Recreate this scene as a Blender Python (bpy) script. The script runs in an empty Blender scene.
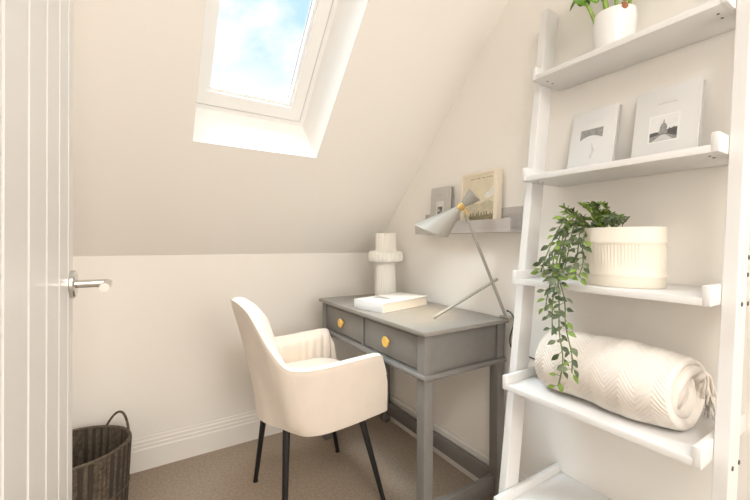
import bpy, bmesh, math, random
from mathutils import Vector, Matrix, noise
random.seed(7)
PI = math.pi
V = Vector
col = bpy.context.scene.collection
sc = bpy.context.scene

# ------------------------------------------------------------------ materials
def mat(name, c, rough=.5, spec=.5, metal=0, bump=None, sheen=0, coat=0, var=0, var_scale=4):
    m = bpy.data.materials.new(name); m.use_nodes = True
    nt = m.node_tree; b = nt.nodes['Principled BSDF']
    b.inputs['Base Color'].default_value = (*c, 1)
    b.inputs['Roughness'].default_value = rough
    b.inputs['Specular IOR Level'].default_value = spec
    b.inputs['Metallic'].default_value = metal
    b.inputs['Sheen Weight'].default_value = sheen
    b.inputs['Coat Weight'].default_value = coat
    tc = nt.nodes.new('ShaderNodeTexCoord')
    if var:
        n = nt.nodes.new('ShaderNodeTexNoise'); n.inputs['Scale'].default_value = var_scale; n.inputs['Detail'].default_value = 6
        nt.links.new(tc.outputs['Object'], n.inputs['Vector'])
        r = nt.nodes.new('ShaderNodeMapRange'); r.inputs[1].default_value = .3; r.inputs[2].default_value = .7
        r.inputs[3].default_value = 1-var; r.inputs[4].default_value = 1+var
        nt.links.new(n.outputs['Fac'], r.inputs[0])
        mx = nt.nodes.new('ShaderNodeVectorMath'); mx.operation = 'SCALE'; mx.inputs[0].default_value = c
        nt.links.new(r.outputs[0], mx.inputs['Scale']); nt.links.new(mx.outputs[0], b.inputs['Base Color'])
    if bump:
        sc_, st, dist = bump
        n = nt.nodes.new('ShaderNodeTexNoise'); n.inputs['Scale'].default_value = sc_; n.inputs['Detail'].default_value = 4
        nt.links.new(tc.outputs['Object'], n.inputs['Vector'])
        bp = nt.nodes.new('ShaderNodeBump'); bp.inputs['Strength'].default_value = st; bp.inputs['Distance'].default_value = dist
        nt.links.new(n.outputs['Fac'], bp.inputs['Height']); nt.links.new(bp.outputs[0], b.inputs['Normal'])
    return m

M = {}
M['wall'] = mat('cream wall paint', (.835, .812, .775), .85, .25, bump=(220, .05, .001))
M['ceiling'] = mat('cream ceiling paint', (.835, .812, .775), .85, .25, bump=(220, .05, .001))
M['trim'] = mat('white trim paint', (.80, .775, .735), .4, .4)
M['door'] = mat('white door paint', (.77, .768, .77), .28, .5, bump=(35, .03, .002))
M['carpet'] = mat('beige carpet', (.385, .315, .25), .95, .1, bump=(420, .8, .004), var=.16, var_scale=90)
M['lining'] = mat('white reveal paint', (.90, .89, .87), .5, .3)
M['pvc'] = mat('white window frame', (.86, .86, .85), .35, .4)
M['gasket'] = mat('grey gasket', (.42, .42, .43), .6)
M['chrome'] = mat('polished chrome', (.66, .64, .61), .2, .5, 1)
M['ladder'] = mat('white lacquer', (.71, .708, .702), .38, .45)
M['bolt'] = mat('dark bolt', (.10, .09, .08), .4, .5, .8)
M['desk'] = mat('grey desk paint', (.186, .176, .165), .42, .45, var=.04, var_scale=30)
M['desk_lit'] = mat('grey desk paint lit top', (.26, .243, .220), .38, .5, var=.03, var_scale=30)  # desk paint lightened to carry the light falling on the top
M['knob'] = mat('honey wood knob', (.74, .44, .09), .38, .5, var=.12, var_scale=60)
M['velvet'] = mat('cream velvet', (.74, .665, .59), .85, .15, sheen=.3, bump=(260, .12, .002), var=.03, var_scale=12)
M['piping'] = mat('pale piping', (.74, .68, .60), .8, .2, sheen=.2)
M['blackmetal'] = mat('black metal', (.010, .010, .010), .42, .5)
M['lampgrey'] = mat('sage grey enamel', (.33, .315, .282), .42, .45)
M['lampin'] = mat('white enamel inside', (.8, .79, .75), .5)
M['brass'] = mat('brass', (.80, .56, .22), .25, .5, 1)
M['cable'] = mat('black cable', (.012, .012, .012), .5)
M['ceramic'] = mat('matt white ceramic', (.84, .82, .77), .6, .3)
M['gloss'] = mat('gloss white ceramic', (.82, .82, .82), .12, .5)
M['creampot'] = mat('cream planter glaze', (.76, .71, .62), .55, .35)
M['soil'] = mat('dark soil', (.05, .035, .022), .95, .1, bump=(80, .8, .01))
M['ledge'] = mat('greige ledge paint', (.48, .45, .43), .5, .35)
M['paper'] = mat('white paper', (.66, .64, .60), .8, .2)
M['cover'] = mat('white book cover', (.70, .70, .695), .45, .4)
M['coverwhite'] = mat('bright white print border', (.80, .80, .79), .5, .4)
M['spineshade'] = mat('grey book cloth', (.50, .50, .50), .6, .3)
M['greycover'] = mat('light grey book cover', (.50, .485, .46), .5, .35)
M['darkpage'] = mat('dark cover board', (.20, .19, .18), .6, .3)
M['ink'] = mat('dark grey ink', (.12, .12, .115), .7, .2, var=.25, var_scale=90)
M['inkmid'] = mat('mid grey ink', (.30, .30, .29), .7, .2, var=.2, var_scale=120)
M['inkpale'] = mat('pale grey ink', (.58, .58, .57), .7, .2, var=.08, var_scale=90)
M['inkfaint'] = mat('faint grey ink', (.68, .68, .67), .7, .2)
M['skyprint'] = mat('printed pale sky', (.74, .74, .73), .7, .2, var=.04, var_scale=40)
M['creamframe'] = mat('cream frame', (.78, .70, .58), .5, .35)
M['printpaper'] = mat('faded cream print', (.68, .61, .46), .6, .3, var=.08, var_scale=14)
M['printdark'] = mat('olive print ink', (.25, .215, .135), .7, .2, var=.2, var_scale=60)
M['printhaze'] = mat('hazy olive print ink', (.53, .475, .345), .7, .2, var=.16, var_scale=25)
M['printwhite'] = mat('printed cloud', (.72, .71, .66), .7, .2, var=.06, var_scale=30)
M['throw'] = mat('cream cotton knit', (.78, .735, .68), .92, .1, sheen=.2, bump=(520, .5, .003), var=.03, var_scale=40)
M['basket'] = mat('dark woven seagrass', (.105, .084, .062), .8, .25, var=.45, var_scale=70, bump=(160, .6, .004))
M['basketin'] = mat('woven seagrass rim', (.115, .095, .072), .8, .25, var=.3, var_scale=90)
M['leaf'] = mat('dark green leaf', (.060, .088, .034), .45, .4, var=.35, var_scale=30)
M['leafpale'] = mat('grey green leaf', (.125, .155, .085), .5, .35, var=.3, var_scale=30)
M['leafbright'] = mat('bright green leaf', (.15, .235, .035), .45, .4, var=.3, var_scale=30)
M['stem'] = mat('green stem', (.13, .17, .05), .6)
M['orchid'] = mat('glossy green leaf', (.12, .24, .03), .3, .5, var=.25, var_scale=18)
M['orchidstem'] = mat('pale green stalk', (.24, .36, .08), .4, .4, var=.25, var_scale=30)
M['bulb'] = mat('brown bulb', (.32, .13, .05), .6)

def glass_mat():
    m = bpy.data.materials.new('window glass'); m.use_nodes = True; nt = m.node_tree
    nt.nodes.clear()
    o = nt.nodes.new('ShaderNodeOutputMaterial'); t = nt.nodes.new('ShaderNodeBsdfTransparent')
    g = nt.nodes.new('ShaderNodeBsdfGlossy'); g.inputs['Roughness'].default_value = .02
    f = nt.nodes.new('ShaderNodeFresnel'); f.inputs[0].default_value = 1.25
    mx = nt.nodes.new('ShaderNodeMixShader')
    t.inputs[0].default_value = (.97, .985, .98, 1)
    nt.links.new(f.outputs[0], mx.inputs[0]); nt.links.new(t.outputs[0], mx.inputs[1]); nt.links.new(g.outputs[0], mx.inputs[2])
    nt.links.new(mx.outputs[0], o.inputs[0])
    return m
M['glass'] = glass_mat()

# ------------------------------------------------------------------ mesh builder
class MB:
    def __init__(s): s.bm = bmesh.new()
    def _merge(s, b, mi=0):
        for f in b.faces: f.material_index = mi
        me = bpy.data.meshes.new('tmp'); b.to_mesh(me); b.free(); s.bm.from_mesh(me); bpy.data.meshes.remove(me)
    def box(s, x0, x1, y0, y1, z0, z1, bev=0, mx=None, mi=0, seg=2):
        b = bmesh.new()
        bmesh.ops.create_cube(b, size=1)
        for v in b.verts: v.co = V(((x0+x1)/2+v.co.x*(x1-x0), (y0+y1)/2+v.co.y*(y1-y0), (z0+z1)/2+v.co.z*(z1-z0)))
        if bev: bmesh.ops.bevel(b, geom=list(b.edges), offset=bev, segments=seg, profile=.5, affect='EDGES')
        if mx is not None: b.transform(mx)
        s._merge(b, mi); return s
    def cyl(s, p0, p1, r0, r1=None, seg=20, cap=True, mi=0):
        return s.tube([p0, p1], [r0, r0 if r1 is None else r1], seg, cap, mi)
    def tube(s, pts, r, seg=10, cap=True, mi=0):
        pts = [V(p) for p in pts]; n = len(pts)
        rs = r if isinstance(r, (list, tuple)) else [r]*n
        b = bmesh.new(); rings = []; up = None
        for i, p in enumerate(pts):
            t = (pts[min(i+1, n-1)]-pts[max(i-1, 0)]).normalized()
            if up is None:
                up = t.orthogonal().normalized()
            up = (up - t*up.dot(t)); up = up.normalized() if up.length > 1e-6 else t.orthogonal().normalized()
            w = t.cross(up)
            rings.append([b.verts.new(p+(up*math.cos(a)+w*math.sin(a))*rs[i]) for a in (2*PI*k/seg for k in range(seg))])
        for i in range(n-1):
            for k in range(seg):
                b.faces.new((rings[i][k], rings[i][(k+1) % seg], rings[i+1][(k+1) % seg], rings[i+1][k]))
        if cap:
            b.faces.new(rings[0][::-1]); b.faces.new(rings[-1])
        s._merge(b, mi); return s
    def lathe(s, prof, c, seg=48, sx=1, sy=1, rad=None, mx=None, mi=0, cap=(True, True)):
        b = bmesh.new(); rings = []
        for (r, z) in prof:
            ring = []
            for k in range(seg):
                a = 2*PI*k/seg
                rr = r if rad is None else rad(r, z, a)
                ring.append(b.verts.new((c[0]+rr*sx*math.cos(a), c[1]+rr*sy*math.sin(a), c[2]+z)))
            rings.append(ring)
        for i in range(len(rings)-1):
            for k in range(seg):
                b.faces.new((rings[i][k], rings[i][(k+1) % seg], rings[i+1][(k+1) % seg], rings[i+1][k]))
        if cap[0]: b.faces.new(rings[0][::-1])
        if cap[1]: b.faces.new(rings[-1])
        if mx is not None: b.transform(mx)
        s._merge(b, mi); return s
    def prism(s, poly, fn0, fn1, mi=0):
        """poly: 2-D points; fn0/fn1 turn them into the two end outlines"""
        b = bmesh.new()
        A = [b.verts.new(fn0(p)) for p in poly]; B_ = [b.verts.new(fn1(p)) for p in poly]
        n = len(poly)
        for i in range(n): b.faces.new((A[i], A[(i+1) % n], B_[(i+1) % n], B_[i]))
        b.faces.new(A[::-1]); b.faces.new(B_)
        bmesh.ops.recalc_face_normals(b, faces=list(b.faces))
        s._merge(b, mi); return s
    def poly(s, pts, mi=0):
        f = s.bm.faces.new([s.bm.verts.new(p) for p in pts]); f.material_index = mi; return s
    def grid(s, rows, closed_u=False, closed_v=False, mi=0):
        vs = [[s.bm.verts.new(p) for p in r] for r in rows]
        n, m = len(vs), len(vs[0])
        for i in range(n if closed_u else n-1):
            for k in range(m if closed_v else m-1):
                f = s.bm.faces.new((vs[i][k], vs[i][(k+1) % m], vs[(i+1) % n][(k+1) % m], vs[(i+1) % n][k])); f.material_index = mi
        return vs
    def make(s, name, m, parent=None, smooth=True, loc=None, recalc=True, angle=35):
        if recalc: bmesh.ops.recalc_face_normals(s.bm, faces=list(s.bm.faces))
        if loc is None:
            loc = V((0, 0, 0))
            p = parent
            while p is not None: loc = loc + p.location; p = p.parent
            own = V((0, 0, 0))
        else:
            loc = V(loc); own = loc
        for v in s.bm.verts: v.co -= loc
        me = bpy.data.meshes.new(name); s.bm.to_mesh(me); s.bm.free()
        for x in (m if isinstance(m, (list, tuple)) else [m]): me.materials.append(M[x])
        if smooth:
            for p in me.polygons: p.use_smooth = True
            try: me.set_sharp_from_angle(angle=math.radians(angle))
            except Exception: pass
        o = bpy.data.objects.new(name, me); o.location = own; col.objects.link(o)
        if parent is not None: o.parent = parent
        return o

def thing(name, label, cat, loc, group=None):
    o = bpy.data.objects.new(name, None); o.empty_display_size = .05; col.objects.link(o); o.location = loc
    return tag(o, label, cat, group)
def tag(o, label, cat, group=None):
    o['label'] = label; o['category'] = cat
    if group: o['group'] = group
    return o
def struct(o): o['kind'] = 'structure'; return o
def catmull(P, n):
    P = [V(p) for p in P]; out = []; L = len(P)
    for i in range(n):
        t = i/(n-1)*(L-1); k = min(int(t), L-2); f = t-k
        a, b, c, d = P[max(k-1, 0)], P[k], P[k+1], P[min(k+2, L-1)]
        out.append(.5*((2*b)+(c-a)*f+(2*a-5*b+4*c-d)*f*f+(3*b-a-3*c+d)*f**3))
    return out

# ------------------------------------------------------------------ setting
XR, YB, ZK, TH = 1.313, 2.092, 1.03, math.radians(46)   # gable wall, low back wall, its height, roof pitch
XL, YF, ZC = -1.05, -2.7, 2.40
SC = (ZC-ZK)/math.sin(TH)                                # slope length up to the flat ceiling
def slope(x, s_, d=0):                                   # point on the sloped ceiling; d = depth outward
    return V((x, YB-s_*math.cos(TH)+d*math.sin(TH), ZK+s_*math.sin(TH)+d*math.cos(TH)))
YT = slope(0, SC).y

struct(MB().box(XL-.1, XR+.1, YF-.1, YB+.1, -.08, 0).make('floor', 'carpet', smooth=False))
struct(MB().box(XL-.1, XR+.1, YB, YB+.1, 0, ZK).make('wall_back', 'wall', smooth=False))
g = [(YF-.1, 0), (YB, 0), (YB, ZK), (YT, ZC), (YF-.1, ZC)]
struct(MB().prism(g, lambda p: V((XR, p[0], p[1])), lambda p: V((XR+.1, p[0], p[1]))).make('wall_right', 'wall', smooth=False))
struct(MB().prism(g, lambda p: V((XL, p[0], p[1])), lambda p: V((XL-.1, p[0], p[1]))).make('wall_left', 'wall', smooth=False))
struct(MB().box(XL-.1, XR+.1, YF-.1, YF, 0, ZC).make('wall_front', 'wall', smooth=False))
# sloped ceiling with the skylight opening, then the flat ceiling
OX0, OX1, OS0, OS1 = .167, .700, .655, 1.84
DP = .15
IX0, IX1, IS0, IS1 = .168, .652, .728, 1.80
b = MB()
xs = [XL, OX0, OX1, XR]; ss = [0, OS0, OS1, SC]
for i in range(3):
    for k in range(3):
        if i == 1 and k == 1: continue
        b.poly([slope(xs[i], ss[k]), slope(xs[i+1], ss[k]), slope(xs[i+1], ss[k+1]), slope(xs[i], ss[k+1])])
b.poly([(XL, YT, ZC), (XR, YT, ZC), (XR, YF, ZC), (XL, YF, ZC)])
bmesh.ops.remove_doubles(b.bm, verts=list(b.bm.verts), dist=1e-5)
struct(b.make('ceiling', 'ceiling', smooth=False))
b = MB()
o4 = [(OX0, OS0), (OX1, OS0), (OX1, OS1), (OX0, OS1)]; i4 = [(IX0, IS0), (IX1, IS0), (IX1, IS1), (IX0, IS1)]
for k in range(4):
    a, c = o4[k], o4[(k+1) % 4]; d, e = i4[k], i4[(k+1) % 4]
    b.poly([slope(*a), slope(*c), slope(*e, DP), slope(*d, DP)])
struct(b.make('trim_1', 'lining', smooth=False))
# roof window: outer frame, sash, gasket line, glass
win = bpy.data.objects.new('window_1', None); col.objects.link(win); struct(win); win.location = slope((IX0+IX1)/2, IS0, DP)
def frame_ring(b, x0, x1, s0, s1, wl, wr, wb, wt, d0, d1, bev=0):
    R_ = [(x0, x0+wl, s0, s1), (x1-wr, x1, s0, s1), (x0+wl, x1-wr, s0, s0+wb), (x0+wl, x1-wr, s1-wt, s1)]
    for (xa, xb, sa, sb) in R_:
        P = [(xa, sa), (xb, sa), (xb, sb), (xa, sb)]
        b.prism(P, lambda p: slope(p[0], p[1], d0), lambda p: slope(p[0], p[1], d1))
    return b
frame_ring(MB(), IX0-.01, IX1+.01, IS0-.01, IS1+.01, .022, .030, .030, .03, DP, DP+.10).make('window_frame', 'pvc', win, False)
frame_ring(MB(), IX0+.010, IX1-.018, IS0+.018, IS1-.018, .006, .006, .006, .006, DP+.004, DP+.09).make('gasket', 'gasket', win, False)
sash = frame_ring(MB(), IX0+.016, IX1-.025, IS0+.025, IS1-.025, .034, .052, .058, .05, DP-.006, DP+.055).make('window_sash', 'pvc', win, False)
frame_ring(MB(), IX0+.061, IX1-.088, IS0+.096, IS1-.086, .004, .004, .004, .004, DP+.034, DP+.044).make('glazing_bead', 'gasket', sash, False)
frame_ring(MB(), IX0+.046, IX1-.073, IS0+.079, IS1-.071, .016, .016, .018, .016, DP+.008, DP+.040).make('inner_bead', 'pvc', sash, False)
P = [(IX0+.03, IS0+.05), (IX1-.05, IS0+.05), (IX1-.05, IS1-.05), (IX0+.03, IS1-.05)]
b = MB(); b.poly([slope(*p, DP+.045) for p in P]); b.make('glass_pane', 'glass', win, False)
# baseboards
prof = [(0, 0), (.018, 0), (.018, .098), (.014, .103), (.014, .117), (.0105, .121), (.0105, .134), (.006, .140), (.005, .152), (0, .152)]
struct(MB().prism(prof, lambda p: V((XL, YB-p[0], p[1])), lambda p: V((XR, YB-p[0], p[1]))).make('baseboard_back', 'trim', smooth=False))
struct(MB().prism(prof, lambda p: V((XR-p[0], YF, p[1])), lambda p: V((XR-p[0], YB-.018, p[1]))).make('baseboard_right', 'trim', smooth=False))

# door, opened back along the left, tongue-and-groove face
XD = -.12
pts = [(XD-.036, .15), (XD-.036, .957), (XD-.003, .957), (XD, .954)]
for gy in (.899, .811, .715, .614, .515, .417, .318, .22):
    pts += [(XD, gy+.0055), (XD-.0045, gy), (XD, gy-.0055)]
pts += [(XD, .15)]
door = struct(MB().prism(pts, lambda p: V((p[0], p[1], .008)), lambda p: V((p[0], p[1], 1.99))).make('door_1', 'door', smooth=False, loc=(XD, .15, .008)))
hz, hy = 1.014, .928
h = bpy.data.objects.new('door_handle', None); col.objects.link(h); h.parent = door
h.location = V((XD, hy, hz))-door.location
h['label'] = 'chrome lever handle'
Rx = Matrix.Translation((XD, hy, hz)) @ Matrix.Rotation(PI/2, 4, 'Y')
MB().lathe([(.0275, 0), (.0275, .006), (.025, .009), (.012, .0095)], (0, 0, 0), 40, mx=Rx).make('handle_rose', 'chrome', h)
lv = catmull([(XD+.056, hy, hz), (XD+.0595, hy-.006, hz), (XD+.06, hy-.02, hz), (XD+.06, hy-.06, hz), (XD+.060, hy-.092, hz)], 16)
b = MB().tube([V((XD+.008, hy, hz)), V((XD+.050, hy, hz))]+lv, .0078, 20)
b.make('handle_lever', 'chrome', h)

# ------------------------------------------------------------------ writing desk
X0, X1, Y0, Y1, ZD = .838, 1.299, .998, 1.918, .782
desk = thing('writing_desk', 'grey painted two drawer writing desk against the gable wall', 'desk', ((X0+X1)/2, (Y0+Y1)/2, 0))
MB().box(X0, X1, Y0, Y1, ZD-.017, ZD, .004).make('desk_top', 'desk_lit', desk)
lx0, lx1, ly0, ly1, LW = X0+.016, X1-.008, Y0+.016, Y1-.016, .043
zt, za = ZD-.017, .612
for (lx, ly) in ((lx0, ly0), (lx0, ly1-LW), (lx1-LW, ly0), (lx1-LW, ly1-LW)):
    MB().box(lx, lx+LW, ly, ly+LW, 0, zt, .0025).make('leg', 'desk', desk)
b = MB()
b.box(lx0+LW, lx1-LW, ly0+.010, ly0+.024, za, zt)          # right side panel
b.box(lx0+LW, lx1-LW, ly1-.024, ly1-.010, za, zt)
b.box(lx1-.022, lx1-.008, ly0+LW, ly1-LW, za, zt)
b.make('side_panel', 'desk', desk, False)
# front face frame: rails above, between and below the drawers
ya, yb, ym = ly0+LW, ly1-LW, (ly0+ly1)/2
b = MB()
b.box(lx0+.002, lx0+.020, ya, yb, zt-.012, zt)
b.box(lx0+.002, lx0+.020, ya, yb, za, za+.012)
b.box(lx0+.002, lx0+.020, ym-.007, ym+.007, za+.012, zt-.012)
b.box(lx0+.03, lx1-.022, ly0+.024, ly1-.024, za, za+.008)
b.make('drawer_rail', 'desk', desk, False)
for (da, db, ky) in ((ya+.0045, ym-.0115, 1.243), (ym+.0115, yb-.0045, 1.622)):
    za2, zb2 = za+.0165, zt-.0160
    d = MB().box(lx0+.006, lx0+.024, da, db, za2, zb2, .002).make('drawer', 'desk', desk)
    MB().box(lx0+.024, lx1-.04, da+.01, db-.01, za2, zb2-.01).make('drawer_box', 'desk', d, False)
    MB().lathe([(.009, 0), (.008, .006), (.014, .009), (.0215, .012), (.0225, .016), (.021, .0185), (.014, .0195), (.013, .0185), (.004, .018)], (0, 0, 0), 28,
               mx=Matrix.Translation((lx0+.006, (da+db)/2, (za2+zb2)/2)) @ Matrix.Rotation(-PI/2, 4, 'Y')).make('knob', 'knob', d)
# half-round moulding under the apron, mitred round the corners
b = MB()
hr = [(.0, -.011)]+[(.010*math.sin(a), -.011*math.cos(a)) for a in [PI*k/8 for k in range(1, 8)]]+[(.0, .011)]
zm = za-.003
b.prism(hr, lambda p: V((lx0-p[0], ly0-p[0], zm+p[1])), lambda p: V((lx0-p[0], ly1+p[0], zm+p[1])))
b.prism(hr, lambda p: V((lx0-p[0], ly0-p[0], zm+p[1])), lambda p: V((lx1, ly0-p[0], zm+p[1])))
b.prism(hr, lambda p: V((lx0-p[0], ly1+p[0], zm+p[1])), lambda p: V((lx1, ly1+p[0], zm+p[1])))
b.make('moulding', 'desk', desk, angle=50)
zs0, zs1 = .055, .125
MB().box(lx1-.032, lx1-.012, ly0+LW, ly1-LW, zs0, zs1, .002).make('stretcher', 'desk', desk)
MB().box(lx0+LW, lx1-LW, ly0+.012, ly0+.032, zs0, zs1, .002).make('stretcher', 'desk', desk)
MB().box(lx0+LW, lx1-LW, ly1-.032, ly1-.012, zs0, zs1, .002).make('stretcher', 'desk', desk)

# ------------------------------------------------------------------ armchair
CX, CY = .60, 1.495
chair = thing('desk_chair', 'cream velvet tub armchair on black splayed legs pulled up to the grey desk', 'chair', (CX, CY, 0))
T = [(.243, -.264, .535), (.222, -.265, .612), (.203, -.266, .640), (.11, -.268, .639), (-.02, -.268, .632), (-.12, -.264, .634), (-.180, -.240, .650),
     (-.226, -.202, .715), (-.260, -.165, .788), (-.283, -.127, .838), (-.302, -.072, .862), (-.309, 0, .867)]
Bt = [(.258, -.240, .408), (.250, -.241, .402), (.20, -.243, .397), (.09, -.246, .388), (-.02, -.244, .383), (-.09, -.226, .384), (-.127, -.187, .388),
      (-.152, -.147, .392), (-.176, -.108, .394), (-.195, -.072, .395), (-.205, -.036, .395), (-.210, 0, .395)]
NH = 130
def full(P):
    h_ = catmull(P, NH)
    return h_+[V((p.x, -p.y, p.z)) for p in h_[-2::-1]]
Tc, Bc = full(T), full(Bt)
NU = len(Tc); NV = 14
def outer(i, v):
    bq, tq = Bc[i], Tc[i]; hz_ = v**(.62+.75*max(0, min(1, (tq.z-.645)/.19)))
    return V((bq.x+(tq.x-bq.x)*hz_, bq.y+(tq.y-bq.y)*hz_, bq.z+(tq.z-bq.z)*v))
O = [[outer(i, k/(NV-1)) for k in range(NV)] for i in range(NU)]
# inward plan normal
def innorm(i):
    a, c = Tc[max(i-1, 0)], Tc[min(i+1, NU-1)]
    t = V((c.x-a.x, c.y-a.y, 0))
    if t.length < 1e-4: t = V((-1, 0, 0)) if i < NU/2 else V((1, 0, 0))
    t.normalize(); n = V((t.y, -t.x, 0))
    m_ = V((.02-Tc[i].x, -Tc[i].y, 0))
    return n if n.dot(m_) > 0 else -n
arc = [0]
for i in range(1, NU): arc.append(arc[-1]+V((Tc[i].x-Tc[i-1].x, Tc[i].y-Tc[i-1].y, 0)).length)
off = V((CX, CY, 0))
rows = []
for i in range(NU):
    n = innorm(i)
    if i < 12 or i > NU-13: n = V((0, 1 if i < NU/2 else -1, 0))
    bk_w = max(0, min(1, (Tc[i].z-.65)/.12))
    th = .050+.030*bk_w
    rib = .012*(1-abs(math.cos(PI*arc[i]/.040))**10)
    inn = []
    for k in range(NV-1, -1, -1):
        v = k/(NV-1)
        fade = min(1, (1-v)*12)
        p = O[i][k].copy()
        if v < .28: p.z = max(p.z, Bc[i].z+.02)
        inn.append(p+n*(th+rib*fade-(.012*(1-fade))))
    rim = [O[i][-1]+n*(th*.2)+V((0, 0, .010)), O[i][-1]+n*(th*.5)+V((0, 0, .0135))]
    rows.append([p+off for p in (O[i]+rim+inn)])
b = MB()
vs = b.grid(rows)
for r in (vs[0], vs[-1]):                      # arm fronts, padded outward
    m_ = len(r); ctr = []
    for k in range(NV):
        a, c = r[k], r[m_-1-k]
        ctr.append(b.bm.verts.new((a.co+c.co)/2+V((.016*min(1, (k+1)/4)*(1-.9*(k/(NV-1))**3), 0, 0))))
    for k in range(NV-1):
        b.bm.faces.new((r[k], r[k+1], ctr[k+1], ctr[k])); b.bm.faces.new((ctr[k], ctr[k+1], r[m_-2-k], r[m_-1-k]))
    b.bm.faces.new((r[NV-1], r[NV], ctr[-1])); b.bm.faces.new((r[NV], r[NV+1], ctr[-1])); b.bm.faces.new((r[NV+1], r[NV+2], ctr[-1]))
sh = b.make('backrest', 'velvet', chair, angle=180)
md = sh.modifiers.new('s', 'SUBSURF'); md.levels = 1; md.render_levels = 1
pp = [Tc[i]+innorm(i)*.003+V((0, 0, .004))+off for i in range(4, NU-4)]
MB().tube(pp, .0030, 8).make('piping', 'piping', sh)
# seat cushion: superellipse plan, domed top
rows = []
prof_ = [(.0, .382), (.80, .383), (.95, .390), (.99, .405), (1.0, .43), (1.0, .482), (.985, .508), (.94, .524), (.80, .536), (.5, .543), (.0, .545)]
for (f, z) in prof_:
    ring = []
    for k in range(48):
        a = 2*PI*k/48; ca, sa = math.cos(a), math.sin(a)
        e = .5 if ca > 0 else .85
        x = .012+.212*abs(ca)**e*math.copysign(1, ca); y = .203*abs(sa)**e*math.copysign(1, sa)
        ring.append(V((x*max(f, .001)+.0*(1-f), y*max(f, .001), z))+off)
    rows.append(ring)
b = MB(); b.grid(rows, closed_v=True); b.make('seat', 'velvet', chair, angle=180)
for (tx, ty, fx, fy) in ((.165, -.165, .255, -.228), (.165, .165, .265, .232), (-.135, -.135, -.165, -.20), (-.135, .14, -.160, .215)):
    leg = MB().cyl(V((tx, ty, .40))+off, V((fx, fy, .008))+off, .0145, .0095, 16)
    lo = leg.make('leg', 'blackmetal', chair)
    MB().cyl(V((fx, fy, 0))+off, V((fx, fy, .012))+off, .0115, .0105, 16).make('foot_cap', 'blackmetal', lo)

# ------------------------------------------------------------------ ladder shelf
LY0, LY1 = .2835, .793
ladder = thing('ladder_shelf', 'white five tier ladder shelf leaning on the gable wall', 'shelf', (1.15, (LY0+LY1)/2, 0))
def pf(z): return 1.056+.1306*(z-.568)
tiers = [(1.146, 1.664), (1.095, 1.309), (1.046, .962), (.998, .621), (.958, .236)]
for (pa, pb) in ((LY0-.027, LY0), (LY1, LY1+.027)):
    zt_ = 1.952
    poly = [(pf(0), 0), (pf(0)+.067, 0), (pf(zt_)+.067, zt_), (pf(zt_), zt_)]
    po = MB().prism(poly, lambda p: V((p[0], pa, p[1])), lambda p: V((p[0], pb, p[1]))).make('post', 'ladder', ladder, False)
    md = po.modifiers.new('b', 'BEVEL'); md.width = .002; md.segments = 2
    if pa < .5:
        for (x, z) in ((1.20, 1.329), (1.19, 1.069), (1.183, 1.029), (1.140, .964), (1.185, .962), (1.083, .612), (1.127, .612)):
            MB().lathe([(.0055, 0), (.0050, .0015), (.0025, .002)], (0, 0, 0), 14, mx=Matrix.Translation((x, pa, z)) @ Matrix.Rotation(PI/2, 4, 'X')).make('bolt', 'bolt', po)
for (xf, z) in tiers:
    s_ = MB().box(xf, XR-.003, LY0+.001, LY1-.001, z, z+.018, .0015).make('shelf', 'ladder', ladder)
    for (ya_, yb_) in ((LY0+.0005, LY0+.0165), (LY1-.0165, LY1-.0005)):
        MB().box(xf-.001, XR-.004, ya_, yb_, z-.0005, z+.046, .0035).make('side_rail', 'ladder', s_)
    if z > 1.2:
        for yq in (LY0+.03, LY1-.03):
            for xq in (xf+.045, xf+.075):
                MB().cyl((xq, yq, z-.001), (xq, yq, z+.003), .003, seg=12).make('screw_cap', 'bolt', s_)

# ------------------------------------------------------------------ books on the second tier
def leaning(x, y0, y1, z, hgt, th, ang):
    """matrix for a slab standing at z leaning towards the gable wall: local x = thickness, y = along wall, z = up"""
    return Matrix.Translation((x, (y0+y1)/2, z+th*math.sin(ang)+.0006)) @ Matrix.Rotation(ang, 4, 'Y')
def hard_book(name, label, x, y0, y1, z, hgt, th, ang, cov, group, edge='spineshade', turn=0):
    mx = leaning(x, y0, y1, z, hgt, th, ang); w = y1-y0
    o = thing(name, label, 'book', mx.translation, group)
    MB().box(0, .0028, -w/2, w/2, 0, hgt, .0008, mx).make('front_cover', cov, o)
    MB().box(th-.0028, th, -w/2, w/2, 0, hgt, .0008, mx).make('back_cover', edge, o)
    MB().box(.0028, th-.0028, -w/2+.004, w/2-.002, .003, hgt-.003, 0, mx).make('page_block', 'paper', o, False)
    MB().box(0.0004, th-.0004, w/2-.002, w/2+.001, 0, hgt, .0005, mx).make('spine', cov, o)
    return o, mx
def plate(o, mx, name, m, y0, y1, z0, z1, d=.0008, back=0.0):
    """thin printed area on the cover, y measured left-to-right as seen (left = +Y)"""
    return MB().box(-back-d, -back+.0002, -y1, -y0, z0, z1, 0, mx).make(name, m, o, False)
def strokes(o, mx, m, yc, z, n, w, hh, gap, skip=()):
    b = MB(); tot = n*w+(n-1)*gap
    for k in range(n):
        if k in skip: continue
        a = yc-tot/2+k*(w+gap)
        v = random.choice((0, 1, 2))
        if v != 1: b.box(-.0009, .0002, -(a+w*.35), -a, z, z+hh, 0, mx)
        else: b.box(-.0009, .0002, -(a+w), -(a+w*.65), z, z+hh, 0, mx)
        b.box(-.0009, .0002, -(a+w), -a, z+(0 if v else hh*.7), z+(hh*.28 if v else hh), 0, mx)
    return b.make('title_lettering', m, o, False)
G = 'white hardbacks on the ladder shelf'
bA, mxA = hard_book('book', 'slim white hardback with a dark arch photo on its cover, on the ladder shelf', 1.238, .577, .722, 1.327, .226, .020, math.radians(13), 'cover', G)
mxA0 = mxA; mxA = mxA @ Matrix.Translation((0, .003, -.009))
plate(bA, mxA, 'cover_photo', 'inkmid', -.036, .036, .128, .164)
b = MB()
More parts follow.
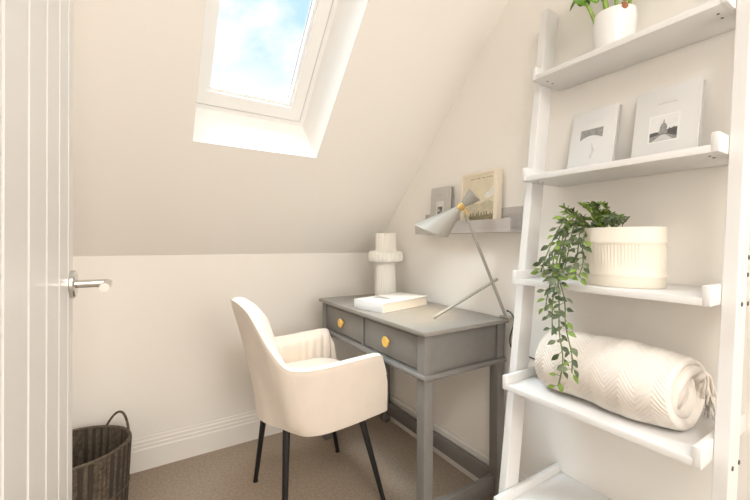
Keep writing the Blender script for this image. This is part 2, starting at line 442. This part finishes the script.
arch = [(-.036, .128)]+[(-.036+.072*t, .128+.012*math.sin(PI*t)) for t in [k/10 for k in range(11)]]
b.prism([(p[0], p[1]) for p in arch], lambda p: mxA @ V((-.0012, -p[0], p[1])), lambda p: mxA @ V((-.0002, -p[0], p[1]))).make('arch_shape', 'cover', bA, False)
b = MB()
fig = [(.002, .058), (.008, .059), (.011, .074), (.016, .086), (.011, .094), (.006, .112), (.0035, .112), (.006, .094), (.008, .085), (.004, .072)]
b.prism(fig, lambda p: mxA @ V((-.0010, -p[0], p[1])), lambda p: mxA @ V((0, -p[0], p[1]))).make('figure_motif', 'inkpale', bA, False)
mxA = mxA0
strokes(bA, mxA, 'inkfaint', .0, .182, 8, .004, .005, .0025)
strokes(bA, mxA, 'inkfaint', .0, .174, 6, .0045, .004, .003)
bB, mxB = hard_book('book', 'larger white hardback with a domed building photo on its cover, on the ladder shelf', 1.240, .369, .524, 1.327, .228, .022, math.radians(12), 'cover', G)
mxB0 = mxB; mxB = mxB @ Matrix.Translation((0, .002, .006)) @ Matrix.Diagonal((1, .86, .86, 1))
plate(bB, mxB, 'photo_border', 'coverwhite', -.043, .043, .062, .160, .0006)
plate(bB, mxB, 'cover_photo', 'skyprint', -.038, .038, .067, .155, .0010)
def pshape(o, mx, name, m, pts, d=.0013):
    return MB().prism(pts, lambda p: mx @ V((-d, -p[0], p[1])), lambda p: mx @ V((-.0004, -p[0], p[1]))).make(name, m, o, False)
pshape(bB, mxB, 'ground_motif', 'inkmid', [(-.038, .067), (.038, .067), (.038, .092), (-.038, .092)], .0013)
pshape(bB, mxB, 'street_motif', 'inkpale', [(-.030, .0675), (.028, .0675), (.006, .088), (-.004, .088)], .0016)
pshape(bB, mxB, 'skyline_motif', 'ink', [(-.038, .085), (-.010, .088), (.012, .088), (.038, .076), (.038, .107), (.030, .107), (.029, .112), (.027, .107), (.019, .105), (.017, .110), (.015, .105), (.012, .103), (-.012, .098), (-.020, .100), (-.038, .098)], .0016)
dome = [(-.012, .090), (.012, .090), (.012, .104), (.010, .104), (.010, .112), (.0085, .120), (.005, .126), (.0018, .128), (.0016, .133), (.0004, .141), (-.0004, .141), (-.0016, .133), (-.0018, .128), (-.005, .126), (-.0085, .120), (-.010, .112), (-.010, .104), (-.012, .104)]
pshape(bB, mxB, 'dome_motif', 'inkmid', dome, .0019)
mxB = mxB0
strokes(bB, mxB, 'inkfaint', .004, .187, 5, .003, .004, .004)
strokes(bB, mxB, 'inkpale', .002, .177, 10, .0034, .0045, .0014)

# ------------------------------------------------------------------ pot plant on the top tier
PX, PY, PZ = 1.238, .570, 1.6825
pp_ = thing('potted_plant', 'glossy white pot with upright green stems on the top tier of the ladder shelf', 'plant', (PX, PY, PZ))
MB().lathe([(.040, 0), (.047, .001), (.052, .006), (.0545, .03), (.0575, .10), (.0585, .124), (.0575, .1265), (.055, .125), (.053, .10), (.052, .095)], (PX, PY, PZ), 56, cap=(True, False)).make('pot', 'gloss', pp_)
MB().lathe([(.0525, .098), (.03, .104), (.001, .106)], (PX, PY, PZ), 32, cap=(False, True)).make('soil', 'soil', pp_)
sb = MB(); lb = MB()
def strap(b, pts, widths, nrm, cup=.25, mi=0):
    pts = catmull(pts, 14); n = len(pts); rows_ = []
    for i, p in enumerate(pts):
        t = (pts[min(i+1, n-1)]-pts[max(i-1, 0)]).normalized()
        w = t.cross(V(nrm)).normalized(); nn = w.cross(t)
        f = i/(n-1)*(len(widths)-1); k = min(int(f), len(widths)-2); wd = widths[k]+(widths[k+1]-widths[k])*(f-k)
        rows_.append([p+w*wd*q+nn*wd*cup*abs(q)**1.5 for q in (-1, -.5, 0, .5, 1)])
    b.grid(rows_, mi=mi)
for (dx, dy, ex, ey, ez, wd) in ((-.034, .036, -.06, .10, .155, .024), (-.015, .012, -.02, .055, .22, .020), (-.02, -.016, -.03, -.01, .24, .018),
                                (.0, -.022, .03, -.05, .25, .02), (-.012, -.040, -.015, -.105, .16, .008), (.015, .02, .03, .07, .22, .022), (-.030, .004, -.06, .03, .24, .014)):
    a = V((PX+dx, PY+dy, PZ+.10)); e = a+V((ex, ey, ez)); mid = (a+e)/2+V((-.004, -ey*.18, .02))
    sb.tube(catmull([a, a+(mid-a)*.5+V((0, 0, .012)), mid], 7), [.0060, .0058, .0055, .005, .0045, .004, .003], 8)
    if wd > .01:
        strap(lb, [mid-V((0, 0, .03)), mid+V((0, 0, .0)), (mid+e)/2+V((-.004, 0, .012)), e], [.004, wd*.9, wd*1.1, wd*.7, .001], (-1, -.6, .2))
    else:
        sb.tube(catmull([mid, (mid+e)/2, e], 6), .003, 8)
        strap(lb, [e-V((0, 0, .02)), e+V((-.01, -.02, .03)), e+V((-.01, -.035, .08))], [.003, .018, .001], (-1, -.6, .2))
# broad leaf that dips over the left of the pot
strap(lb, [V((PX-.055, PY+.050, PZ+.165)), V((PX-.065, PY+.066, PZ+.185)), V((PX-.066, PY+.085, PZ+.19)), V((PX-.060, PY+.108, PZ+.175))], [.004, .022, .024, .014, .001], (-.8, -.3, .6))
strap(lb, [V((PX-.045, PY+.028, PZ+.165)), V((PX-.055, PY+.038, PZ+.19)), V((PX-.062, PY+.050, PZ+.215)), V((PX-.062, PY+.052, PZ+.25))], [.004, .018, .022, .016, .001], (-.8, -.5, .2))
sb.make('stem', 'orchidstem', pp_); lb.make('foliage', 'orchid', pp_, recalc=False, angle=180)
b = MB(); b.lathe([(.001, 0), (.010, .004), (.014, .012), (.011, .022), (.003, .030), (.001, .031)], (PX-.03, PY-.038, PZ+.108), 16).make('bulb', 'bulb', pp_)

# ------------------------------------------------------------------ oval planter with trailing plant, third tier
QX, QY, QZ = 1.165, .514, .9805
tp = thing('trailing_plant', 'cream ribbed oval planter with a trailing leafy plant hanging over its left side', 'plant', (QX, QY, QZ))
def ribs(r, z, a):
    if .055 < z < .116: return r-.0022*(.5+.5*math.cos(a*96))
    return r
pro = [(.5, 0), (.97, .0005), (.985, .003), (.988, .0255), (.992, .027), (1.004, .030), (1.004, .035), (.992, .0375), (.985, .0545)]
pro += [(.985, .0551), (.985, .085), (.985, .1159), (.985, .1165), (.992, .118), (1.006, .121), (1.006, .126), (.994, .129), (.994, .160), (.988, .1635), (.968, .1635), (.955, .160), (.95, .135)]
SXQ, SYQ = .085, .1065
def ribs2(r, z, a):
    if .0552 < z < .1158: return r-.016*(.5+.5*math.cos(a*80))
    return r
pro2 = [p for p in pro if p[1] not in (.0551, .1159)]
i_ = [k for k, p in enumerate(pro2) if p[1] == .085][0]
pro2[i_:i_+1] = [(.985, .057), (.985, .085), (.985, .114)]
MB().lathe(pro2, (QX, QY, QZ), 400, sx=SXQ, sy=SYQ, rad=ribs2, cap=(True, False)).make('planter', 'creampot', tp)
MB().lathe([(.955, .14), (.5, .148), (.01, .15)], (QX, QY, QZ), 48, sx=SXQ, sy=SYQ, cap=(False, True)).make('soil', 'soil', tp)
fol, stm = MB(), MB()
def leaf(b, p, d, n, L, W, mi):
    d = d.normalized(); n = (n-d*n.dot(d)); n = n.normalized() if n.length > 1e-4 else d.orthogonal().normalized()
    w = d.cross(n); rows_ = []
    for (t, f, dr) in ((0, .04, 0), (.18, .62, .02), (.42, 1, .03), (.68, .78, .0), (.88, .34, -.06), (1, .02, -.12)):
        c = p+d*(L*t)+n*(L*dr)
        rows_.append([c-w*(W*f)+n*(W*f*.35), c, c+w*(W*f)+n*(W*f*.35)])
    b.grid(rows_, mi=mi)
def rv(): return V((random.uniform(-1, 1), random.uniform(-1, 1), random.uniform(-1, 1)))
vines = [
 ([(1.12, .579, 1.150), (1.09, .606, 1.181), (1.06, .620, 1.109), (1.012, .611, 1.021), (1.015, .610, .935), (1.000, .600, .85), (.985, .580, .775), (.980, .590, .700)], 40, 1),
 ([(1.12, .579, 1.150), (1.08, .611, 1.187), (1.05, .639, 1.133), (1.012, .651, 1.055), (1.015, .668, 1.012)], 26, 0),
 ([(1.12, .573, 1.150), (1.08, .584, 1.14), (1.05, .578, 1.066), (1.012, .575, 1.000)], 24, 1),
 ([(1.12, .585, 1.150), (1.07, .617, 1.163), (1.04, .623, 1.079), (1.008, .635, .976), (1.010, .650, .900)], 30, 0),
 ([(1.060, .62, 1.109), (1.012, .611, 1.021), (1.008, .590, .939), (.998, .580, .869), (.985, .555, .795), (.980, .552, .750)], 28, 1),
 ([(1.060, .62, 1.109), (1.012, .611, 1.021), (1.003, .622, .934), (.995, .618, .851)], 17, 2),
 ([(1.12, .585, 1.150), (1.065, .570, 1.10), (1.040, .556, 1.045), (1.012, .552, 1.010)], 20, 1),
 ([(1.12, .59, 1.150), (1.075, .60, 1.15), (1.045, .600, 1.08), (1.012, .597, 1.01)], 26, 1),
 ([(1.12, .60, 1.150), (1.085, .628, 1.16), (1.055, .640, 1.10), (1.012, .630, 1.03)], 22, 0),
]
for (P_, n, kind) in vines:
    c = catmull(P_, 40); stm.tube(c, [.0018]*40, 6)
    n = int(n*.85)
    for k in range(n):
        t = (k+.6)/n*39; i0 = min(int(t), 38); p = c[i0].lerp(c[i0+1], t-i0)
        tang = (c[i0+1]-c[i0]).normalized()
        side = V((-.35, (1 if k % 2 else -1)*random.uniform(.5, 1), random.uniform(-.5, .25)))
        d = side+tang*.45+rv()*.3
        nrm = V((-.75, -.35, .55))+rv()*.45
        L = random.uniform(.020, .031)*(1.0 if k > n*.15 else .85)
        r_ = random.random()
        mi = (1 if r_ < .35 else 2 if r_ < (.62 if kind == 0 else .48) else 0)
        if k > n-5: mi = 2 if random.random() < .5 else mi
        st = p+d.normalized()*random.uniform(.004, .013)
        stm.tube([p, st], .0009, 5, False)
        leaf(fol, st, d, nrm, L, L*random.uniform(.22, .29), mi)
# upright feathery tuft over the rim
for k in range(15):
    a = V((QX+random.uniform(-.05, .02), QY+random.uniform(.010, .085), QZ+.148))
    e = a+V((random.uniform(-.06, .01), random.uniform(-.02, .06), random.uniform(.035, .085)))
    c = catmull([a, (a+e)/2+V((0, 0, .018)), e], 10); stm.tube(c, .0012, 5)
    for j in range(2, 10):
        for s_ in (-1, 1):
            d = V((-.3, s_*.8, .45))+(c[j]-c[j-1]).normalized()*.7+rv()*.25
            L = random.uniform(.014, .024)
            leaf(fol, c[j], d, V((-.6, -.3, .7))+rv()*.3, L, L*.24, 2 if random.random() < .8 else 0)
for (yy, zz) in ((.525, .048), (.512, .040), (.498, .036), (.487, .034), (.535, .030)):
    a = V((QX-.05, yy, QZ+.148)); e = a+V((-.012, -.012, zz)); c = catmull([a, (a+e)/2+V((0, .006, .006)), e], 8); stm.tube(c, .0012, 5)
    for j in range(3, 8):
        leaf(fol, c[j], V((-.3, (-1)**j*.8, .7))+rv()*.2, V((-.8, -.3, .4))+rv()*.3, .017, .0045, j % 2)
stm.make('stem', 'stem', tp, angle=180)
fol.make('foliage', ['leaf', 'leafpale', 'leafbright'], tp, recalc=False, angle=180)

# ------------------------------------------------------------------ rolled throw on the fourth tier
BX, BZ0 = 1.140, .6395
th_ = thing('throw_blanket', 'rolled cream knitted throw with a fringe on the fourth tier of the ladder shelf', 'blanket', (BX, .51, BZ0))
YA, YBk = .342, .712            # near (right) and far (left) ends
NPH, NY = 480, 170
TURN = 3.1
AX, AZ = .122, .094
def roll(phi):                  # centre line of the rolled cloth, phi in turns from the heart outwards
    f = phi/TURN
    r = .10+.85*f**.92
    a = -2*PI*phi+PI*.62
    x = math.cos(a)*AX*r; z = math.sin(a)*AZ*r
    return x, z
def chev(s_, y):
    per = .070
    tri = abs(((y/per) % 1)*2-1)*per*.55
    w = math.sin(2*PI*(s_+tri)/.0108)
    return w
b = MB(); rows = []; s_acc = 0; prev = None
for i in range(NPH):
    t_ = i/(NPH-1); phi = 2.0*t_/.33 if t_ < .33 else 2.0+1.1*(t_-.33)/.67
    x, z = roll(phi); x2, z2 = roll(phi+.004)
    if prev is not None: s_acc += math.hypot(x-prev[0], z-prev[1])
    prev = (x, z)
    tx, tz = x2-x, z2-z; l = math.hypot(tx, tz); tx, tz = tx/l, tz/l
    nx, nz = -tz, tx
    if nx*x+nz*z < 0: nx, nz = -nx, -nz
    hth = .0158*(1 if i < NPH-8 else max(.25, (NPH-1-i)/8))
    wob = .010*math.sin(phi*5.1)+.006*math.sin(phi*11+1)
    y0 = YA+wob*.8+(.006 if phi < TURN-1 else 0)+.010*math.sin(phi*2.3)*max(0, 1-phi/TURN); y1 = YBk-wob*.6-.012*max(0, 1-phi/TURN)
    outer_ = phi > TURN-1.05
    ring = []
    NYn = NY
    def pt(y, side, amp):
        u_ = (y-y0)/(y1-y0)
        # plump middle, squeezed ends
        sq = 1-.16*(abs(2*u_-1)**3.5)-.02*math.sin(9*u_+phi)
        n2 = .011*noise.noise(V((x*8, y*8, z*8+phi*.15)))
        X = x*sq+nx*(hth*side+amp+n2); Z = z*sq+nz*(hth*side+amp+n2)
        # flattened where it lies on the board
        zz = AZ*1.0+Z
        if zz < .016: zz = .016-(.016-zz)*.35
        return V((BX+X, y, BZ0+zz-.012))
    for k in range(NYn):
        y = y0+(y1-y0)*k/(NYn-1)
        e = min(k, NYn-1-k)
        shr = 1 if e > 3 else (.35, .7, .88, .97)[e]
        am = .0017*chev(s_acc, y)*(1 if e > 4 else 0) if outer_ else 0
        ring.append(pt(y, shr, am))
    for k in range(NYn-1, -1, -9):
        y = y0+(y1-y0)*k/(NYn-1); e = min(k, NYn-1-k)
        ring.append(pt(y, -(.35 if e == 0 else 1), 0))
    rows.append(ring)
vs = b.grid(rows, closed_v=True)
b.bm.faces.new(vs[0][::-1]); b.bm.faces.new(vs[-1])
roll_o = b.make('rolled_cloth', 'throw', th_, angle=180)
zmin = min(v.co.z for v in roll_o.data.vertices)
for v in roll_o.data.vertices: v.co.z += .001-zmin
# loose end folded behind, and knotted fringe
fr = MB()
for k in range(34):
    t = k/33
    a = V((BX+.060+.050*t+random.uniform(-.01, .01), YA+.010+random.uniform(-.004, .02), BZ0+.150-.085*t+random.uniform(-.012, .012)))
    m_ = a+V((random.uniform(.0, .020), -.016+random.uniform(-.008, .004), -.018))
    e = m_+V((random.uniform(-.006, .014), random.uniform(-.012, .008), -random.uniform(.028, .050)))
    e.z = max(e.z, BZ0+.004); e.x = min(e.x, XR-.008); m_.x = min(m_.x, XR-.008)
    e.y = max(e.y, LY0+.022); m_.y = max(m_.y, LY0+.022)
    fr.tube(catmull([a+V((0, .02, 0)), a, m_, e], 9), [.0036, .0034, .0032, .0042, .0034, .003, .0028, .0028, .002], 6)
fr.make('fringe', 'throw', th_, angle=180)

# ------------------------------------------------------------------ picture ledge and what stands on it
ledge = thing('picture_ledge', 'grey painted picture ledge on the gable wall above the desk', 'shelf', (XR, 1.245, 1.143))
EA, EB = .945, 1.545
MB().box(XR-.012, XR-.0005, EA, EB, 1.143, 1.250, .001).make('back_board', 'ledge', ledge, False)
MB().box(1.230, XR-.012, EA, EB, 1.143, 1.156, .001).make('base_board', 'ledge', ledge, False)
MB().box(1.230, 1.241, EA, EB, 1.156, 1.199, .001).make('front_lip', 'ledge', ledge, False)
lbk, mxL = hard_book('book', 'light grey hardback with a small square cover photo on the picture ledge', 1.262, 1.334, 1.466, 1.1565, .222, .024, math.radians(3.5), 'greycover', None, 'darkpage')
plate(lbk, mxL, 'photo_border', 'paper', -.022, .034, .070, .150, .0006)
plate(lbk, mxL, 'cover_photo', 'ink', -.010, .024, .083, .122, .0010)
plate(lbk, mxL, 'photo_detail', 'inkpale', -.004, .004, .096, .112, .0013)
plate(lbk, mxL, 'photo_detail', 'inkmid', .010, .018, .088, .104, .0013)
strokes(lbk, mxL, 'inkmid', -.004, .178, 3, .005, .006, .003)
strokes(lbk, mxL, 'inkpale', .006, .134, 6, .004, .004, .003)
mxF = leaning(1.256, 1.035, 1.243, 1.1565, .26, .034, math.radians(2))
fp = thing('framed_print', 'cream framed faded landscape print on the picture ledge behind the lamp', 'picture', mxF.translation)
w, hgt = .208, .258
b = MB()
b.box(0, .034, -w/2, -w/2+.018, 0, hgt, .0012, mxF); b.box(0, .034, w/2-.010, w/2, 0, hgt, .0012, mxF)
b.box(0, .034, -w/2+.018, w/2-.010, hgt-.014, hgt, .0012, mxF); b.box(0, .034, -w/2+.018, w/2-.010, 0, .014, .0012, mxF)
b.make('frame', 'creamframe', fp)
pr_ = MB().box(.003, .030, -w/2+.018, w/2-.010, .014, hgt-.014, 0, mxF).make('print', 'printpaper', fp, False)
mxP = mxF @ Matrix.Translation((.003, -.004, 0))
pshape(pr_, mxP, 'haze_motif', 'printhaze', [(-.088, .055), (.088, .055), (.088, .115), (.05, .130), (.0, .112), (-.05, .124), (-.088, .105)], .0005)
pshape(pr_, mxP, 'foreground_motif', 'printdark', [(-.075, .0145), (.088, .0145), (.088, .068), (.02, .062), (-.075, .058)], .0009)
b = MB()
for k in range(9):
    a = -.045+k*.0155+random.uniform(-.003, .003); hh = random.uniform(.016, .030)
    b.prism([(a-.005, .058), (a+.005, .058), (a+.0035, .058+hh*.7), (a+.001, .058+hh), (a-.002, .058+hh*.75)], lambda p: mxP @ V((-.0012, -p[0], p[1])), lambda p: mxP @ V((-.0002, -p[0], p[1])))
b.make('figure_motif', 'printdark', pr_, False)
pshape(pr_, mxP, 'cloud_motif', 'printwhite', [(.030, .145), (.045, .135), (.070, .142), (.085, .160), (.086, .190), (.070, .182), (.058, .165), (.042, .160)], .0009)
strokes(pr_, mxP, 'printdark', .012, .226, 20, .0046, .0055, .0017, skip=(5, 9, 14))

# ------------------------------------------------------------------ on the desk: vase, book, lamp
ZT = ZD
vx, vy = 1.190, 1.765
def flute(r, z, a): return r*(1-.05*abs(math.sin(a*15)))
pv = [(.050, 0), (.060, .001), (.0625, .004), (.0625, .030), (.0595, .10), (.0555, .180), (.0545, .199), (.058, .2035), (.080, .204), (.096, .207), (.1015, .214),
      (.1025, .235), (.1015, .255), (.096, .264), (.082, .2675), (.064, .2685), (.0605, .272), (.0605, .362), (.0585, .3675), (.054, .3685), (.050, .366), (.048, .34), (.047, .30)]
vase = tag(MB().lathe(pv, (vx, vy, ZT), 224, rad=flute, cap=(True, True)).make('ribbed_vase', 'ceramic', loc=(vx, vy, ZT), angle=60), 'white fluted ceramic vase with a wide collar on the far corner of the desk', 'vase')
A_, B_, C_ = V((.876, 1.545, ZT)), V((.906, 1.362, ZT)), V((1.236, 1.440, ZT))
ex = (C_-B_); bl = .335; ex.normalize(); ey = V((-ex.y, ex.x, 0)); bw = .190
mxK = Matrix.Translation(B_) @ Matrix(((ex.x, ey.x, 0, 0), (ex.y, ey.y, 0, 0), (0, 0, 1, 0), (0, 0, 0, 1)))
bk = thing('book', 'thick white hardback lying flat on the grey desk in front of the vase', 'book', B_)
MB().box(0, bl, 0, bw, .0005, .0045, .001, mxK).make('back_cover', 'cover', bk)
MB().box(.003, bl-.005, .004, bw-.004, .0045, .0405, 0, mxK).make('page_block', 'paper', bk, False)
MB().box(0, bl, 0, bw, .0405, .0450, .001, mxK).make('front_cover', 'cover', bk)
MB().box(-.002, .0025, 0, bw, .0005, .0450, .001, mxK).make('spine', 'cover', bk)
MB().box(.095, .140, .070, .165, .0449, .0456, 0, mxK).make('cover_panel', 'inkmid', bk, False)

lamp = thing('desk_lamp', 'sage grey angled desk lamp with double cone shade and brass neck at the desk edge', 'lamp', (1.284, 1.013, ZT))
foot = V((1.288, 1.006, ZT)); joint = V((1.2465, 1.031, .941)); neck = V((1.132, 1.092, 1.226)); leg_f = V((1.021, 1.153, ZT+.0064))
MB().cyl(foot+V((0, 0, .0075)), neck+(neck-joint).normalized()*-.012, .0068, .0062, 16).make('rod', 'lampgrey', lamp)
MB().tube([joint+(joint-leg_f).normalized()*.014, leg_f], [.0064, .0058], 14).make('brace', 'lampgrey', lamp)
dj = (leg_f-foot); dj.z = 0; dj.normalize(); sj = V((dj.y, -dj.x, 0))
if sj.x > 0: sj = -sj
MB().cyl(joint-sj*.012, joint+sj*.012, .0045, seg=14).make('joint_pin', 'lampgrey', lamp)
MB().tube([V((1.300, .986, ZT+.0067)), V((1.276, 1.028, ZT+.0067))], .006, 14).make('base_bar', 'lampgrey', lamp)
HN = V((1.120, 1.101, 1.250))                 # brass neck centre
ax = V((-.42, .66, -.70)).normalized()
mxS = Matrix.Translation(HN) @ ax.to_track_quat('Z', 'Y').to_matrix().to_4x4()
cn = V((-.2, .33, -.92)).normalized()          # the big shade is cut off obliquely, longer on top
bx_, by_ = mxS.col[0].to_3d(), mxS.col[1].to_3d()
def cone_rows(r0, shrink, k0):
    R_ = []
    for k in range(64):
        a = 2*PI*k/64; q = bx_*math.cos(a)+by_*math.sin(a)
        tn = .375; Lc = .156
        # point ax*z + q*(c0+tn*z) on the cut plane
        c0 = r0-tn*.014
        z1 = (Lc*cn.dot(ax)-c0*cn.dot(q))/(cn.dot(ax)+tn*cn.dot(q))
        R_.append([HN+ax*(.014+(z1-.014)*t)+q*(c0+tn*(.014+(z1-.014)*t)) for t in (k0, .25, .5, .75, .97, 1)])
    return R_
ou, inn_ = cone_rows(.0145, 0, 0), cone_rows(.0128, 0, 0)
b = MB(); b.grid([o_+i_[::-1] for o_, i_ in zip(ou, inn_)], closed_u=True, closed_v=True); cone = b.make('lamp_shade', 'lampgrey', lamp)
MB().lathe([(.0145, -.012), (.0155, -.017), (.030, -.062), (.0335, -.072), (.031, -.073), (.001, -.070)], (0, 0, 0), 48, mx=mxS, cap=(False, True)).make('reflector_cone', 'lampgrey', lamp)
MB().lathe([(.0135, -.014), (.0150, -.013), (.0150, .013), (.0135, .014)], (0, 0, 0), 40, mx=mxS).make('neck_band', 'brass', lamp)
for s_ in (-.007, .007):
    q = neck-(neck-joint).normalized()*.030
    MB().tube(catmull([HN+sj*s_+V((.008, -.004, -.010)), HN+sj*s_*1.3+V((.016, -.008, -.016)), q+sj*s_*1.1+V((0, 0, .014)), q+sj*s_*.6], 10), .0022, 8).make('neck_wire', 'brass', lamp)
mxB2 = mxS
MB().lathe([(.012, .018), (.012, .050), (.016, .060), (.018, .070), (.014, .082), (.001, .088)], (0, 0, 0), 24, mx=mxB2).make('bulb', 'lampin', lamp)
cab = catmull([foot+V((.002, -.004, .028)), V((1.292, 1.000, ZT+.034)), V((1.300, .985, ZT+.020)), V((1.303, .978, ZT-.004)), V((1.304, .985, .745)), V((1.304, .998, .70)), V((1.304, .990, .662)), V((1.305, .95, .650)), V((1.305, .908, .645)), V((1.305, .868, .640))], 60)
MB().tube(cab, .0026, 8).make('cable', 'cable', lamp)

# ------------------------------------------------------------------ woven basket
KX, KY = -.250, 1.850
bk_ = thing('laundry_basket', 'dark brown woven oval basket with loop handles on the carpet behind the door', 'basket', (KX, KY, 0))
def weave(r, z, a): return r*(1+.016*math.sin(a*84))
pk = [(.3, .004), (.90, .003), (.925, .010)]
pk += [(.925+.065*k/9, .010+.268*k/9) for k in range(1, 10)]
pk += [(.985, .282), (.955, .282), (.950, .276), (.93, .20), (.90, .10), (.875, .014), (.3, .012)]
SA, SB = .212, .178
M['strand'] = mat('black seagrass', (.062, .051, .039), .8, .2, bump=(160, .6, .004))
MB().lathe(pk, (KX, KY, 0), 340, sx=SA, sy=SB, rad=weave, cap=(True, True)).make('basket_body', ['basket', 'basketin', 'strand'], bk_, angle=180)
for p_ in bk_.children[0].data.polygons:
    c_ = p_.center; k_ = int((math.atan2(c_.y/SB, c_.x/SA)/(2*PI)+1)*84+.5)
    p_.material_index = (0, 2, 0, 1, 2, 0, 0, 2, 1, 0, 2)[(k_*7) % 11] if (c_.x/SA)**2+(c_.y/SB)**2 > .5 else 0
for (z, f, r) in ((.283, .972, .0062), (.105, .965, .0032)):
    ring = [V((KX+SA*f*math.cos(2*PI*k/96), KY+SB*f*math.sin(2*PI*k/96), z)) for k in range(97)]
    MB().tube(ring, r, 8, False).make('rim' if z > .2 else 'band', 'basketin', bk_)
def loop_handle(a0, a1):
    p = []
    for k in range(25):
        t = k/24; a = math.radians(a0+(a1-a0)*t); hh = math.sin(PI*t)**.75
        p.append(V((KX+SA*.975*math.cos(a), KY+SB*.975*math.sin(a), .262+.090*hh)))
    MB().tube(p, .0048, 10).make('handle', 'basket', bk_)
loop_handle(12, 58); loop_handle(192, 238)

# ------------------------------------------------------------------ light
def area(name, loc, rot, size, energy, c, sy=None):
    l = bpy.data.lights.new(name, 'AREA'); l.energy = energy; l.color = c; l.size = size
    if sy: l.shape = 'RECTANGLE'; l.size_y = sy
    o = bpy.data.objects.new(name, l); o.location = loc; o.rotation_euler = rot; col.objects.link(o); return o
area('overhead_fill', (-.1, -.75, 2.36), (0, 0, 0), .8, 27, (1, .965, .925))  # added overhead fill, brightens the upper gable; no fitting modelled
area('rear_fill', (.70, -2.5, 1.55), (math.radians(88), 0, math.radians(10)), 1.5, 42, (1, .955, .90), 1.6)  # added unseen fill panel behind the camera, lifts door, slope and chair
l = bpy.data.lights.new('lamp_bulb', 'SPOT'); l.energy = 7.5; l.color = (1, .76, .46); l.spot_size = math.radians(88); l.spot_blend = .9; l.shadow_soft_size = .02
o = bpy.data.objects.new('lamp_bulb', l); o.location = HN+ax*.098; o.rotation_euler = (-cn).to_track_quat('Z', 'Y').to_euler(); col.objects.link(o)

# sky: blue with soft clouds, brighter overhead
wd = bpy.data.worlds.new('sky'); sc.world = wd; wd.use_nodes = True
nt = wd.node_tree; bg = nt.nodes['Background']
N = nt.nodes.new; Lk = nt.links.new
tc = N('ShaderNodeTexCoord')
mp = N('ShaderNodeMapping'); mp.inputs['Location'].default_value = (.9, .3, .1); mp.inputs['Scale'].default_value = (1, 1, 1.5)
Lk(tc.outputs['Generated'], mp.inputs[0])
n1 = N('ShaderNodeTexNoise'); n1.inputs['Scale'].default_value = 3.4; n1.inputs['Detail'].default_value = 7; n1.inputs['Roughness'].default_value = .55
Lk(mp.outputs[0], n1.inputs['Vector'])
cr = N('ShaderNodeValToRGB'); cr.color_ramp.elements[0].position = .46; cr.color_ramp.elements[1].position = .60
cr.color_ramp.elements[0].color = (.52, .75, .88, 1); cr.color_ramp.elements[1].color = (1.0, 1.0, 1.0, 1)
Lk(n1.outputs['Fac'], cr.inputs[0])
dt = N('ShaderNodeVectorMath'); dt.operation = 'DOT_PRODUCT'; zen = V((-.25, .12, 1)).normalized(); dt.inputs[1].default_value = zen
Lk(tc.outputs['Generated'], dt.inputs[0])
mr = N('ShaderNodeMapRange'); mr.inputs[1].default_value = .80; mr.inputs[2].default_value = 1.0; mr.inputs[3].default_value = 1.0; mr.inputs[4].default_value = 38.0; mr.interpolation_type = 'SMOOTHSTEP'
Lk(dt.outputs['Value'], mr.inputs[0])
ml = N('ShaderNodeMath'); ml.operation = 'MULTIPLY'; ml.inputs[1].default_value = 1.05
Lk(mr.outputs[0], ml.inputs[0]); Lk(ml.outputs[0], bg.inputs['Strength']); 
sp = N('ShaderNodeSeparateXYZ'); Lk(tc.outputs['Generated'], sp.inputs[0])
hz_r = N('ShaderNodeMapRange'); hz_r.inputs[1].default_value = .365; hz_r.inputs[2].default_value = .45; hz_r.inputs[3].default_value = 1; hz_r.inputs[4].default_value = 0
n2_ = N('ShaderNodeTexNoise'); n2_.inputs['Scale'].default_value = 7; Lk(tc.outputs['Generated'], n2_.inputs['Vector'])
ad = N('ShaderNodeMath'); ad.operation = 'MULTIPLY_ADD'; ad.inputs[1].default_value = -.10; Lk(n2_.outputs['Fac'], ad.inputs[0]); Lk(sp.outputs['Z'], ad.inputs[2])
ad2 = N('ShaderNodeMath'); ad2.operation = 'ADD'; ad2.inputs[1].default_value = .05; Lk(ad.outputs[0], ad2.inputs[0]); Lk(ad2.outputs[0], hz_r.inputs[0])
hm = N('ShaderNodeMix'); hm.data_type = 'RGBA'; hm.inputs[7].default_value = (1, 1, 1, 1); Lk(hz_r.outputs[0], hm.inputs[0]); Lk(cr.outputs[0], hm.inputs[6])
Lk(hm.outputs[2], bg.inputs['Color'])

# ------------------------------------------------------------------ camera
yaw, pitch, roll_, F = .563785, -.00237, .005027, 366.86
f = V((math.sin(yaw), math.cos(yaw), 0)); r = V((math.cos(yaw), -math.sin(yaw), 0)); u = V((0, 0, 1))
f2 = f*math.cos(pitch)+u*math.sin(pitch); u2 = -f*math.sin(pitch)+u*math.cos(pitch)
r3 = r*math.cos(roll_)+u2*math.sin(roll_); u3 = -r*math.sin(roll_)+u2*math.cos(roll_)
cam = bpy.data.cameras.new('camera'); cam.sensor_width = 36; cam.lens = 36*F/750; cam.shift_y = -(250-242.97)/750; cam.clip_start = .02
co = bpy.data.objects.new('camera', cam); col.objects.link(co)
co.matrix_world = Matrix(((r3.x, u3.x, -f2.x, 0), (r3.y, u3.y, -f2.y, 0), (r3.z, u3.z, -f2.z, 1.1), (0, 0, 0, 1)))
sc.camera = co
sc.view_settings.view_transform = 'Standard'; sc.view_settings.look = 'None'; sc.view_settings.gamma = 1; sc.view_settings.use_curve_mapping = False
sc.view_settings.exposure = .19
sc.cycles.use_denoising = True
sc.cycles.max_bounces = 12; sc.cycles.diffuse_bounces = 8
